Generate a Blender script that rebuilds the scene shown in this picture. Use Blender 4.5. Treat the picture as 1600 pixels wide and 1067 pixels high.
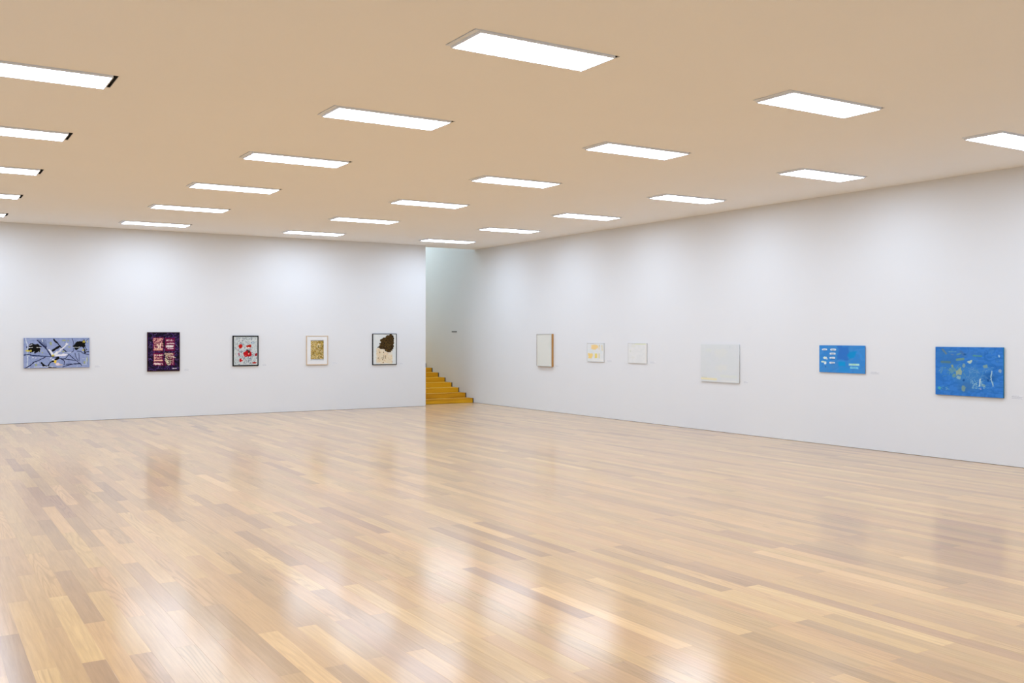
import bpy, math, random
import numpy as np

# ------------------------------------------------------------------ clean slate
for o in list(bpy.data.objects):
    bpy.data.objects.remove(o, do_unlink=True)
scene = bpy.context.scene
COL = scene.collection
random.seed(7)
RNG = np.random.default_rng(11)

# ------------------------------------------------------------------ camera
EYE = 1.9
cam_data = bpy.data.cameras.new('camera')
cam = bpy.data.objects.new('camera', cam_data)
COL.objects.link(cam)
cam.location = (0, 0, EYE)
YAW = 0.55789
cam.rotation_euler = (math.pi / 2, 0, -YAW)
FPX = 1505.53
cam_data.sensor_fit = 'HORIZONTAL'
cam_data.sensor_width = 36.0
cam_data.lens = 36.0 * FPX / 1600.0
cam_data.shift_y = -(533.5 - 524.18) / 1600.0
cam_data.clip_start = 0.05
cam_data.clip_end = 200
scene.camera = cam

# ------------------------------------------------------------------ world, exposure
world = bpy.data.worlds.new('world')
scene.world = world
world.use_nodes = True
world.node_tree.nodes['Background'].inputs[0].default_value = (0.75, 0.87, 1.0, 1)
world.node_tree.nodes['Background'].inputs[1].default_value = 0.35
scene.view_settings.view_transform = 'Standard'
scene.view_settings.look = 'None'
scene.view_settings.gamma = 1.0
scene.view_settings.use_curve_mapping = False
scene.view_settings.exposure = 0.0

PANEL_COLOR = (0.655, 0.80, 1.0)     # cool white fluorescent diffusers
PANEL_STRENGTH = 24.6
SKYLIGHT_STRENGTH = 12.0

# ------------------------------------------------------------------ room dimensions (metres)
H = 1.27882 * EYE + EYE              # ceiling height
XR = 13.541                          # right wall plane
YB = 23.276                          # far wall plane
XL = -4.51
YN = -1.3
OPEN_X = 11.778                      # end of the far wall, start of the stair opening
WALL_T = 0.42
COL_X0, COL_DX = 3.8518, 3.58507     # light grid
ROW_Y0, ROW_DY = 6.6380, 2.99003
PW, PD = 1.3296, 0.4738              # luminous field of one ceiling light


# ------------------------------------------------------------------ helpers
def lin(c):
    c = np.asarray(c, float) / 255.0
    return np.where(c <= 0.04045, c / 12.92, ((c + 0.055) / 1.055) ** 2.4)


def mesh_obj(name, verts, faces, mat=None, parent=None, loc=(0, 0, 0), rotz=0.0):
    me = bpy.data.meshes.new(name)
    me.from_pydata([tuple(v) for v in verts], [], faces)
    me.update()
    if mat is not None:
        me.materials.append(mat)
    o = bpy.data.objects.new(name, me)
    COL.objects.link(o)
    o.location = loc
    o.rotation_euler = (0, 0, rotz)
    if parent is not None:
        o.parent = parent
    return o


def box_vf(x0, x1, y0, y1, z0, z1):
    v = [(x0, y0, z0), (x1, y0, z0), (x1, y1, z0), (x0, y1, z0),
         (x0, y0, z1), (x1, y0, z1), (x1, y1, z1), (x0, y1, z1)]
    f = [(0, 3, 2, 1), (4, 5, 6, 7), (0, 1, 5, 4), (1, 2, 6, 5), (2, 3, 7, 6), (3, 0, 4, 7)]
    return v, f


def merge(*parts):
    V, F = [], []
    for v, f in parts:
        n = len(V)
        V += list(v)
        F += [tuple(i + n for i in q) for q in f]
    return V, F


def bevel_box_vf(x0, x1, y0, y1, z0, z1, b):
    """box with chamfered edges (24 verts)"""
    import bmesh
    bm = bmesh.new()
    vs, fs = box_vf(x0, x1, y0, y1, z0, z1)
    bv = [bm.verts.new(p) for p in vs]
    for q in fs:
        bm.faces.new([bv[i] for i in q])
    bmesh.ops.bevel(bm, geom=bm.edges[:], offset=b, segments=1, affect='EDGES')
    bm.verts.index_update()
    V = [tuple(v.co) for v in bm.verts]
    F = [tuple(v.index for v in f.verts) for f in bm.faces]
    bm.free()
    return V, F


def ring_vf(x0, x1, z0, z1, w, y0, y1, b=0.0015):
    """mitred picture-frame ring in the XZ plane; y0 = front (towards the viewer), y1 = back"""
    V, F = [], []
    loops = [(0.0, y1), (0.0, y0 + b), (b, y0), (w - b, y0), (w, y0 + b), (w, y1)]
    for ins, y in loops:
        V += [(x0 + ins, y, z0 + ins), (x1 - ins, y, z0 + ins),
              (x1 - ins, y, z1 - ins), (x0 + ins, y, z1 - ins)]
    n = len(loops)
    for k in range(n):
        a, c = k * 4, ((k + 1) % n) * 4
        for i in range(4):
            j = (i + 1) % 4
            F.append((a + i, a + j, c + j, c + i))
    return V, F


def empty(name, loc=(0, 0, 0), rotz=0.0):
    o = bpy.data.objects.new(name, None)
    o.empty_display_size = 0.1
    COL.objects.link(o)
    o.location = loc
    o.rotation_euler = (0, 0, rotz)
    return o


def tag(o, label=None, cat=None, group=None, kind=None):
    if label: o['label'] = label
    if cat: o['category'] = cat
    if group: o['group'] = group
    if kind: o['kind'] = kind
    return o


def node_mat(name):
    m = bpy.data.materials.new(name)
    m.use_nodes = True
    nt = m.node_tree
    return m, nt, nt.nodes['Principled BSDF']


def plain(name, rgb, rough=0.5, metal=0.0, noise=0.0, scale=30.0, spec=0.5):
    """simple procedural material: base colour with a faint noise in tone"""
    m, nt, b = node_mat(name)
    b.inputs['Roughness'].default_value = rough
    b.inputs['Metallic'].default_value = metal
    b.inputs['Specular IOR Level'].default_value = spec
    tc = nt.nodes.new('ShaderNodeNewGeometry')
    nz = nt.nodes.new('ShaderNodeTexNoise')
    nz.inputs['Scale'].default_value = scale
    nz.inputs['Detail'].default_value = 3
    nt.links.new(tc.outputs['Position'], nz.inputs['Vector'])
    mr = nt.nodes.new('ShaderNodeMapRange')
    mr.inputs['To Min'].default_value = 1 - noise
    mr.inputs['To Max'].default_value = 1 + noise
    nt.links.new(nz.outputs['Fac'], mr.inputs['Value'])
    mx = nt.nodes.new('ShaderNodeVectorMath')
    mx.operation = 'SCALE'
    mx.inputs[0].default_value = rgb
    nt.links.new(mr.outputs['Result'], mx.inputs['Scale'])
    nt.links.new(mx.outputs['Vector'], b.inputs['Base Color'])
    return m


def emitter(name, rgb, strength):
    m = bpy.data.materials.new(name)
    m.use_nodes = True
    nt = m.node_tree
    nt.nodes.clear()
    out = nt.nodes.new('ShaderNodeOutputMaterial')
    e = nt.nodes.new('ShaderNodeEmission')
    e.inputs['Color'].default_value = (*rgb, 1)
    e.inputs['Strength'].default_value = strength
    nt.links.new(e.outputs[0], out.inputs['Surface'])
    return m


def plaster(name, rgb):
    m, nt, b = node_mat(name)
    b.inputs['Roughness'].default_value = 0.85
    b.inputs['Specular IOR Level'].default_value = 0.2
    g = nt.nodes.new('ShaderNodeNewGeometry')
    n1 = nt.nodes.new('ShaderNodeTexNoise')
    n1.inputs['Scale'].default_value = 0.9
    n1.inputs['Detail'].default_value = 4
    nt.links.new(g.outputs['Position'], n1.inputs['Vector'])
    mr = nt.nodes.new('ShaderNodeMapRange')
    mr.inputs['To Min'].default_value = 0.985
    mr.inputs['To Max'].default_value = 1.01
    nt.links.new(n1.outputs['Fac'], mr.inputs['Value'])
    mx = nt.nodes.new('ShaderNodeVectorMath'); mx.operation = 'SCALE'
    mx.inputs[0].default_value = rgb
    nt.links.new(mr.outputs['Result'], mx.inputs['Scale'])
    nt.links.new(mx.outputs['Vector'], b.inputs['Base Color'])
    n2 = nt.nodes.new('ShaderNodeTexNoise')
    n2.inputs['Scale'].default_value = 220
    nt.links.new(g.outputs['Position'], n2.inputs['Vector'])
    bp = nt.nodes.new('ShaderNodeBump')
    bp.inputs['Strength'].default_value = 0.05
    bp.inputs['Distance'].default_value = 0.001
    nt.links.new(n2.outputs['Fac'], bp.inputs['Height'])
    nt.links.new(bp.outputs['Normal'], b.inputs['Normal'])
    return m


# ------------------------------------------------------------------ materials of the setting
M_WALL = plaster('wall_paint', (0.765, 0.765, 0.765))
M_CEIL = plaster('ceiling_paint', (0.93, 0.925, 0.915))
M_SUB = plain('subfloor', (0.10, 0.06, 0.03), 0.9)


def wood_floor_material():
    m, nt, b = node_mat('oak_parquet')
    L = nt.links
    N = nt.nodes.new
    at = N('ShaderNodeAttribute'); at.attribute_name = 'tone'
    sep = N('ShaderNodeSeparateColor'); L.new(at.outputs['Color'], sep.inputs[0])
    geo = N('ShaderNodeNewGeometry')
    # per-plank offset of the grain
    off = N('ShaderNodeVectorMath'); off.operation = 'SCALE'
    L.new(at.outputs['Color'], off.inputs[0]); off.inputs['Scale'].default_value = 37.0
    pos = N('ShaderNodeVectorMath'); pos.operation = 'ADD'
    L.new(geo.outputs['Position'], pos.inputs[0]); L.new(off.outputs[0], pos.inputs[1])
    # fine streaks
    mp = N('ShaderNodeMapping'); mp.inputs['Scale'].default_value = (55, 2.2, 1)
    L.new(pos.outputs[0], mp.inputs['Vector'])
    n1 = N('ShaderNodeTexNoise'); n1.inputs['Scale'].default_value = 1.0
    n1.inputs['Detail'].default_value = 6; n1.inputs['Roughness'].default_value = 0.65
    L.new(mp.outputs[0], n1.inputs['Vector'])
    # broad tone drift along a plank
    mp2 = N('ShaderNodeMapping'); mp2.inputs['Scale'].default_value = (5, 0.9, 1)
    L.new(pos.outputs[0], mp2.inputs['Vector'])
    n2 = N('ShaderNodeTexNoise'); n2.inputs['Scale'].default_value = 1.0
    n2.inputs['Detail'].default_value = 2
    L.new(mp2.outputs[0], n2.inputs['Vector'])
    # cathedral figure: contour lines of a stretched noise
    mp3 = N('ShaderNodeMapping'); mp3.inputs['Scale'].default_value = (8, 0.42, 1)
    L.new(pos.outputs[0], mp3.inputs['Vector'])
    n3 = N('ShaderNodeTexNoise'); n3.inputs['Scale'].default_value = 1.0
    n3.inputs['Detail'].default_value = 1.5
    L.new(mp3.outputs[0], n3.inputs['Vector'])
    k = N('ShaderNodeMath'); k.operation = 'MULTIPLY'; k.inputs[1].default_value = 80.0
    L.new(n3.outputs['Fac'], k.inputs[0])
    sn = N('ShaderNodeMath'); sn.operation = 'SINE'; L.new(k.outputs[0], sn.inputs[0])
    line = N('ShaderNodeMapRange'); line.inputs['From Min'].default_value = 0.25
    line.inputs['From Max'].default_value = 1.0
    L.new(sn.outputs[0], line.inputs['Value'])
    figw = N('ShaderNodeMapRange')          # only some planks carry strong figure (blue channel)
    figw.inputs['From Min'].default_value = 0.60; figw.inputs['From Max'].default_value = 1.0
    figw.inputs['To Min'].default_value = 0.0; figw.inputs['To Max'].default_value = 0.17
    L.new(sep.outputs['Blue'], figw.inputs['Value'])
    fig = N('ShaderNodeMath'); fig.operation = 'MULTIPLY'
    L.new(line.outputs[0], fig.inputs[0]); L.new(figw.outputs[0], fig.inputs[1])
    # base colour by plank tone (red channel)
    ramp = N('ShaderNodeValToRGB')
    cr = ramp.color_ramp
    cr.elements[0].position = 0.0; cr.elements[0].color = (0.385, 0.230, 0.126, 1)
    cr.elements[1].position = 1.0; cr.elements[1].color = (0.765, 0.490, 0.222, 1)
    e = cr.elements.new(0.35); e.color = (0.525, 0.324, 0.158, 1)
    e = cr.elements.new(0.65); e.color = (0.63, 0.388, 0.170, 1)
    # tone + drift
    dr = N('ShaderNodeMath'); dr.operation = 'MULTIPLY_ADD'
    L.new(n2.outputs['Fac'], dr.inputs[0]); dr.inputs[1].default_value = 0.30; dr.inputs[2].default_value = -0.15
    tone = N('ShaderNodeMath'); tone.operation = 'ADD'
    L.new(sep.outputs['Red'], tone.inputs[0]); L.new(dr.outputs[0], tone.inputs[1])
    L.new(tone.outputs[0], ramp.inputs['Fac'])
    # grain multiplies
    g1 = N('ShaderNodeMapRange'); g1.inputs['From Min'].default_value = 0.25; g1.inputs['From Max'].default_value = 0.75
    g1.inputs['To Min'].default_value = 0.86; g1.inputs['To Max'].default_value = 1.10
    L.new(n1.outputs['Fac'], g1.inputs['Value'])
    inv = N('ShaderNodeMath'); inv.operation = 'SUBTRACT'; inv.inputs[0].default_value = 1.0
    L.new(fig.outputs[0], inv.inputs[1])
    gm = N('ShaderNodeMath'); gm.operation = 'MULTIPLY'
    L.new(g1.outputs[0], gm.inputs[0]); L.new(inv.outputs[0], gm.inputs[1])
    sc = N('ShaderNodeVectorMath'); sc.operation = 'SCALE'
    L.new(ramp.outputs['Color'], sc.inputs[0]); L.new(gm.outputs[0], sc.inputs['Scale'])
    # hue shift: some planks redder / yellower (green channel)
    hs = N('ShaderNodeHueSaturation')
    hm = N('ShaderNodeMapRange'); hm.inputs['To Min'].default_value = 0.494; hm.inputs['To Max'].default_value = 0.503
    L.new(sep.outputs['Green'], hm.inputs['Value']); L.new(hm.outputs[0], hs.inputs['Hue'])
    L.new(sc.outputs[0], hs.inputs['Color'])
    L.new(hs.outputs[0], b.inputs['Base Color'])
    # lacquer
    rr = N('ShaderNodeMapRange'); rr.inputs['To Min'].default_value = 0.15; rr.inputs['To Max'].default_value = 0.19
    L.new(n1.outputs['Fac'], rr.inputs['Value'])
    L.new(rr.outputs[0], b.inputs['Roughness'])
    b.inputs['IOR'].default_value = 1.34
    b.inputs['Sheen Weight'].default_value = 0.22      # added pale veil, whitens the far floor like reflected light; steadies denoising
    b.inputs['Sheen Roughness'].default_value = 0.3
    return m


M_FLOOR = wood_floor_material()


# ------------------------------------------------------------------ walls
GAP = 0.005                          # recessed shadow joint under the walls
tag(mesh_obj('wall_back', *box_vf(XL - 0.3, OPEN_X, YB, YB + WALL_T, GAP, H), M_WALL), kind='structure')
# right wall: one plane that runs on into the stairwell and rises there
ry = [(YN - 0.3, GAP), (YB + 12.0, GAP), (YB + 12.0, 7.6), (YB + WALL_T, 7.6), (YB + WALL_T, H), (YN - 0.3, H)]
V = [(XR, y, z) for y, z in ry] + [(XR + 0.3, y, z) for y, z in ry]
F = [(0, 5, 4, 1), (1, 4, 3, 2), (6, 7, 10, 11), (7, 8, 9, 10)] + \
    [(i, (i + 1) % 6, (i + 1) % 6 + 6, i + 6) for i in range(6)]
tag(mesh_obj('wall_right', V, F, M_WALL), kind='structure')
tag(mesh_obj('wall_left', *box_vf(XL - 0.3, XL, YN, YB, GAP, H), M_WALL), kind='structure')
tag(mesh_obj('wall_near', *box_vf(XL - 0.3, XR, YN - 0.3, YN, GAP, H), M_WALL), kind='structure')
# stairwell enclosure
tag(mesh_obj('wall_stairwell_left', *box_vf(OPEN_X - 0.45, OPEN_X - 0.15, YB + WALL_T, YB + 12.0, 0.0, 7.6), M_WALL), kind='structure')
tag(mesh_obj('wall_stairwell_end', *box_vf(OPEN_X - 0.15, XR, YB + 11.7, YB + 12.0, 0.0, 7.6), M_WALL), kind='structure')
tag(mesh_obj('wall_stairwell_front', *box_vf(OPEN_X - 0.15, XR, YB + 0.12, YB + WALL_T, H + 0.01, 7.6), M_WALL), kind='structure')
# stairwell ceiling with a skylight opening
sx0, sx1, sy0, sy1 = OPEN_X + 0.15, XR - 0.25, YB + 3.2, YB + 9.0
tag(mesh_obj('ceiling_stairwell', *merge(
    box_vf(OPEN_X - 0.45, XR + 0.3, YB + 0.12, sy0, 7.6, 7.7),
    box_vf(OPEN_X - 0.45, XR + 0.3, sy1, YB + 12.0, 7.6, 7.7),
    box_vf(OPEN_X - 0.45, sx0, sy0, sy1, 7.6, 7.7),
    box_vf(sx1, XR + 0.3, sy0, sy1, 7.6, 7.7)), M_WALL), kind='structure')
M_SKY = emitter('daylight_glass', (0.74, 0.92, 1.0), SKYLIGHT_STRENGTH)
win = tag(mesh_obj('window_1', *box_vf(sx0, sx1, sy0, sy1, 7.62, 7.65), M_SKY), kind='structure')
M_METAL = plain('brushed_grey_metal', (0.45, 0.46, 0.47), 0.4, 0.6)
mesh_obj('window_frame', *merge(
    box_vf(sx0, sx1, sy0 + 1.48, sy0 + 1.52, 7.58, 7.619),
    box_vf(sx0, sx1, sy0 + 2.98, sy0 + 3.02, 7.58, 7.619)), M_METAL, win)

# ------------------------------------------------------------------ ceiling with real openings for the lights
FRAME_W, SLOT = 0.012, 0.050
COLS = range(-2, 3)
ROWS = range(-2, 6)


def hole(c, r):
    x0 = COL_X0 + c * COL_DX
    y0 = ROW_Y0 + r * ROW_DY
    return (x0 - FRAME_W - SLOT, x0 + PW + FRAME_W + SLOT, y0 - FRAME_W - 0.004, y0 + PD + FRAME_W + 0.004)


xs = [XL - 0.3]
for c in COLS:
    h = hole(c, 0); xs += [h[0], h[1]]
xs.append(XR)
ys = [YN - 0.3]
for r in ROWS:
    h = hole(0, r); ys += [h[2], h[3]]
ys.append(YB + WALL_T)
CT = 0.008
nx, ny = len(xs) - 1, len(ys) - 1
solid = [[not (i % 2 == 1 and j % 2 == 1) for j in range(ny)] for i in range(nx)]
V = [(x, y, z) for z in (H, H + CT) for x in xs for y in ys]
idx = lambda i, j, k: k * (nx + 1) * (ny + 1) + i * (ny + 1) + j
F = []
for i in range(nx):
    for j in range(ny):
        if not solid[i][j]:
            continue
        F.append((idx(i, j, 0), idx(i, j + 1, 0), idx(i + 1, j + 1, 0), idx(i + 1, j, 0)))
        F.append((idx(i, j, 1), idx(i + 1, j, 1), idx(i + 1, j + 1, 1), idx(i, j + 1, 1)))
        if j == ny - 1 or not solid[i][j + 1]:
            F.append((idx(i, j + 1, 0), idx(i, j + 1, 1), idx(i + 1, j + 1, 1), idx(i + 1, j + 1, 0)))
        if j == 0 or not solid[i][j - 1]:
            F.append((idx(i, j, 0), idx(i + 1, j, 0), idx(i + 1, j, 1), idx(i, j, 1)))
        if i == nx - 1 or not solid[i + 1][j]:
            F.append((idx(i + 1, j, 0), idx(i + 1, j + 1, 0), idx(i + 1, j + 1, 1), idx(i + 1, j, 1)))
        if i == 0 or not solid[i - 1][j]:
            F.append((idx(i, j, 0), idx(i, j, 1), idx(i, j + 1, 1), idx(i, j + 1, 0)))
tag(mesh_obj('ceiling', V, F, M_CEIL), kind='structure')

# ------------------------------------------------------------------ floor: oak planks in half bond
PLW, PLL = 0.129, 1.636
X_EVEN, Y_EVEN, Y_ODD = 1.745, 5.243, 4.425
sub = tag(mesh_obj('floor', *box_vf(XL - 0.3, XR + 0.3, YN - 0.3, YB + 12.0, -0.12, -0.021), M_SUB), kind='structure')
# planks whose tone the photograph shows clearly: (column, joint at the near end) -> tone
KNOWN = {(-7, 6.06): 0.92, (-7, 4.43): 0.02, (-6, 5.24): 0.70, (-6, 6.88): 0.12, (-8, 5.24): 0.45, (-8, 6.88): 0.5,
         (1, 4.43): 1.0, (1, 6.06): 0.55, (0, 5.24): 0.12, (0, 6.88): 0.6, (2, 5.24): 0.5, (3, 4.43): 0.75,
         (2, 3.61): 0.15, (17, 4.43): 1.1, (16, 5.24): 0.05, (16, 3.61): 0.6, (18, 5.24): 0.6, (21, 4.43): 0.9,
         (25, 4.43): 0.88, (22, 6.88): 0.05, (24, 6.88): 0.02, (23, 7.70): 0.92, (23, 6.06): 0.5, (36, 2.80): 1.0,
         (35, 2.80): 0.95, (-5, 9.34): 0.04, (-4, 9.34): 0.85, (-4, 10.15): 0.85, (-3, 9.34): 0.10, (-2, 11.79): 0.95,
         (-3, 10.97): 0.12, (6, 6.88): 0.85, (6, 5.24): 0.2, (5, 6.06): 0.5, (4, 5.24): 0.2, (4, 6.88): 0.25,
         (7, 6.06): 0.6, (24, 5.24): 0.3, (27, 4.43): 0.8, (26, 3.61): 0.75, (28, 3.61): 0.95}


def plank_vf(x0, x1, y0, y1, c=0.0006, b=0.0004, g=0.0001):
    rings = [(g, -0.020), (g, -b), (g + c, 0.0)]
    v = []
    for ins, z in rings:
        v += [(x0 + ins, y0 + ins, z), (x1 - ins, y0 + ins, z), (x1 - ins, y1 - ins, z), (x0 + ins, y1 - ins, z)]
    f = [(8, 9, 10, 11)]
    for a in (0, 4):
        for i in range(4):
            j = (i + 1) % 4
            f.append((a + i, a + j, a + 4 + j, a + 4 + i))
    return v, f


cth, sth = math.cos(YAW), math.sin(YAW)


def to_frame(x, y):
    r = x * cth - y * sth
    fw = x * sth + y * cth
    fw_s = np.where(fw > 0.4, fw, np.nan)
    return 800 + FPX * r / fw_s, 524.18 + FPX * EYE / fw_s


def seen_area(x0, x1, y0, y1):
    n = 12
    yy = np.linspace(y0, y1, n + 1)
    ax, ay = to_frame(np.full(n + 1, x0), yy)
    bx, by = to_frame(np.full(n + 1, x1), yy)
    s = 0.0
    for i in range(n):
        px = np.array([ax[i], bx[i], bx[i + 1], ax[i + 1]])
        py = np.array([ay[i], by[i], by[i + 1], ay[i + 1]])
        if np.isnan(px).any():
            continue
        if 0 <= px.mean() <= 1600 and 0 <= py.mean() <= 1067:
            s += 0.5 * abs(np.dot(px, np.roll(py, -1)) - np.dot(py, np.roll(px, -1)))
    return s


planks = []
FX0, FX1, FY0, FY1 = XL - 0.28, XR + 0.28, YN - 0.28, YB + WALL_T + 0.04
k0 = int(math.floor((FX0 - X_EVEN) / PLW))
k1 = int(math.ceil((FX1 - X_EVEN) / PLW))
for kk in range(k0, k1):
    a0, a1 = X_EVEN + kk * PLW, X_EVEN + (kk + 1) * PLW
    a0, a1 = max(a0, FX0), min(a1, FX1)
    if a1 - a0 < 0.01:
        continue
    base = Y_EVEN if kk % 2 == 0 else Y_ODD
    n0 = int(math.floor((FY0 - base) / PLL))
    n1 = int(math.ceil((FY1 - base) / PLL))
    for n in range(n0, n1):
        b0, b1 = base + n * PLL, base + (n + 1) * PLL
        key = [t for (kc, yj), t in KNOWN.items() if kc == kk and abs(yj - b0) < 0.35]
        b0, b1 = max(b0, FY0), min(b1, FY1)
        if b1 - b0 < 0.01:
            continue
        rnd = RNG.random(4)
        tone = float(np.clip(0.47 + 0.14 * RNG.normal(), 0.0, 1.05)) if not key else 0.47 + (key[0] - 0.47) * 0.72
        planks.append((a0, a1, b0, b1, tone, rnd[0], rnd[1], rnd[2]))
area = np.array([seen_area(*p[:4]) for p in planks])
order = np.argsort(-area)
single = set(order[:300].tolist())


def set_tone(me, arr):
    at = me.attributes.new('tone', 'FLOAT_COLOR', 'POINT')
    at.data.foreach_set('color', np.asarray(arr, np.float32).ravel())


RV, RF, RT = [], [], []
for i, p in enumerate(planks):
    col = (p[4], p[5], p[6], 1.0)
    if i in single:
        cx, cy = (p[0] + p[1]) / 2, (p[2] + p[3]) / 2
        v, f = plank_vf(p[0] - cx, p[1] - cx, p[2] - cy, p[3] - cy)
        o = mesh_obj('plank', v, f, M_FLOOR, sub, (cx, cy, 0))
        set_tone(o.data, [col] * len(v))
    else:
        g = 0.0001
        v = [(x, y, z) for z in (-0.020, 0.0) for x, y in
             ((p[0] + g, p[2] + g), (p[1] - g, p[2] + g), (p[1] - g, p[3] - g), (p[0] + g, p[3] - g))]
        f = [(4, 5, 6, 7), (0, 1, 5, 4), (1, 2, 6, 5), (2, 3, 7, 6), (3, 0, 4, 7)]
        n = len(RV)
        RV += v
        RF += [tuple(q + n for q in t) for t in f]
        RT += [col] * len(v)
rest = mesh_obj('distant_planks', RV, RF, M_FLOOR, sub)
set_tone(rest.data, RT)
rest['kind'] = 'stuff'

# ------------------------------------------------------------------ staircase behind the opening
def stair_wood():
    m, nt, b = node_mat('stair_oak')
    L = nt.links; N = nt.nodes.new
    geo = N('ShaderNodeNewGeometry')
    oi = N('ShaderNodeObjectInfo')
    mp = N('ShaderNodeMapping'); mp.inputs['Scale'].default_value = (1.6, 26, 40)
    L.new(geo.outputs['Position'], mp.inputs['Vector'])
    nz = N('ShaderNodeTexNoise'); nz.inputs['Scale'].default_value = 1.0; nz.inputs['Detail'].default_value = 5
    L.new(mp.outputs[0], nz.inputs['Vector'])
    ad = N('ShaderNodeMath'); ad.operation = 'MULTIPLY_ADD'
    L.new(oi.outputs['Random'], ad.inputs[0]); ad.inputs[1].default_value = 0.55
    L.new(nz.outputs['Fac'], ad.inputs[2])
    rp = N('ShaderNodeValToRGB')
    rp.color_ramp.elements[0].position = 0.38; rp.color_ramp.elements[0].color = (0.40, 0.150, 0.005, 1)
    rp.color_ramp.elements[1].position = 0.92; rp.color_ramp.elements[1].color = (0.82, 0.42, 0.010, 1)
    L.new(ad.outputs[0], rp.inputs['Fac'])
    L.new(rp.outputs[0], b.inputs['Base Color'])
    b.inputs['Roughness'].default_value = 0.5
    b.inputs['Specular IOR Level'].default_value = 0.25
    return m


M_STAIR = stair_wood()
stair = empty('staircase', (0, 0, 0))
tag(stair, 'honey brown oak staircase rising behind the end of the back wall', 'stairs')
RISE, GO = 0.1305, 0.4225
SX0, SX1 = OPEN_X - 0.145, XR - 0.030
for i in range(16):
    yf = 23.755 + GO * i
    zt = RISE * (i + 1)
    zb = RISE * i + (0.001 if i else 0.001)
    cxm = (SX0 + SX1) / 2
    hw = (SX1 - SX0) / 2
    mesh_obj('tread', *bevel_box_vf(-hw, hw, 0.0, GO + 0.012, -0.032, 0.0, 0.003), M_STAIR, stair, (cxm, yf, zt))
    mesh_obj('riser', *box_vf(-hw, hw, 0.004, 0.022, 0.0, RISE - 0.0325 - (0.001)), M_STAIR, stair, (cxm, yf, zb))
M_GAP_SHADE = plain('stair_gap_shade', (0.035, 0.022, 0.012), 0.7)  # dark boxes that put the shade of the stair-to-wall gap into colour
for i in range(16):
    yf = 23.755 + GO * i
    mesh_obj('gap_shade', *box_vf(0, XR - 0.002 - SX1, 0.0, GO - 0.001, -RISE + 0.002, -0.004), M_GAP_SHADE, stair, (SX1 + 0.0005, yf + 0.006, RISE * (i + 1)))
mesh_obj('landing', *box_vf(SX0, SX1, 23.755 + GO * 16 + 0.02, YB + 11.68, RISE * 16 - 0.05, RISE * 16), M_STAIR, stair)

# ------------------------------------------------------------------ ceiling lights
M_LIGHT = emitter('diffuser_glow', PANEL_COLOR, PANEL_STRENGTH)
M_FRAME = plain('light_frame_aluminium', (0.80, 0.85, 0.93), 0.5, 0.0)
M_DARK = plain('housing_black', (0.012, 0.011, 0.010), 0.9)
M_SIDE = plain('diffuser_edge', (0.7, 0.7, 0.7), 0.6)
DROP = 0.022


def build_light():
    root = empty('ceiling_light')
    # origin: near-left corner of the luminous field, at ceiling level
    v, f = box_vf(0, PW, 0, PD, -DROP + 0.002, 0.012)
    d = mesh_obj('diffuser', v, f, M_LIGHT, root)
    d.data.materials.append(M_SIDE)
    for p in d.data.polygons:
        p.material_index = 0 if p.normal.z < -0.5 else 1
    # frame ring around the diffuser
    w = FRAME_W
    z0, z1 = -DROP, 0.110
    fr = merge(box_vf(-w, PW + w, -w, 0, z0, z1), box_vf(-w, PW + w, PD, PD + w, z0, z1),
               box_vf(-w, 0, 0, PD, z0, z1), box_vf(-w - 0.045, -w, -w, PD + w, -0.006, 0.001), box_vf(PW, PW + w, 0, PD, z0, z1))
    mesh_obj('frame', *fr, M_FRAME, root)
    # dark housing above the slot
    a0, a1 = -w - SLOT - 0.006, PW + w + SLOT + 0.006
    c0, c1 = -w - 0.010, PD + w + 0.010
    t = 0.005
    zb, zt = CT, 0.13
    hs = merge(box_vf(a0, a0 + t, c0, c1, zb, zt), box_vf(a1 - t, a1, c0, c1, zb, zt),
               box_vf(a0 + t, a1 - t, c0, c0 + t, zb, zt), box_vf(a0 + t, a1 - t, c1 - t, c1, zb, zt),
               box_vf(a0, a1, c0, c1, zt, zt + t))
    mesh_obj('housing', *hs, M_DARK, root)
    return root


def copy_thing(root):
    r = root.copy(); COL.objects.link(r)
    for ch in list(root.children):
        c = ch.copy(); COL.objects.link(c); c.parent = r
    return r


ORD = ['first', 'second', 'third', 'fourth', 'fifth', 'sixth', 'seventh', 'eighth', 'ninth']
CNAME = {2: 'line of lights nearest the right wall', 1: 'second line of lights from the right wall',
         0: 'third line of lights from the right wall', -1: 'fourth line of lights from the right wall',
         -2: 'fifth line of lights from the right wall'}
proto = build_light()
first = True
for c in COLS:
    for r in ROWS:
        o = proto if first else copy_thing(proto)
        first = False
        o.location = (COL_X0 + c * COL_DX, ROW_Y0 + r * ROW_DY, H)
        tag(o, '%s glowing ceiling light from the back wall, %s' % (ORD[5 - r], CNAME[c]),
            'ceiling light', 'recessed ceiling lights')


# ------------------------------------------------------------------ painted surfaces
def vnoise(X, Y, sx, sy, seed):
    """value noise in 0..1 on arrays"""
    rg = np.random.default_rng(seed)
    T = rg.random((64, 64))
    a, b = X / sx, Y / sy
    i, j = np.floor(a).astype(int), np.floor(b).astype(int)
    u, v = a - i, b - j
    u, v = u * u * (3 - 2 * u), v * v * (3 - 2 * v)
    g = lambda p, q: T[p % 64, q % 64]
    return (g(i, j) * (1 - u) + g(i + 1, j) * u) * (1 - v) + (g(i, j + 1) * (1 - u) + g(i + 1, j + 1) * u) * v


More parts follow.
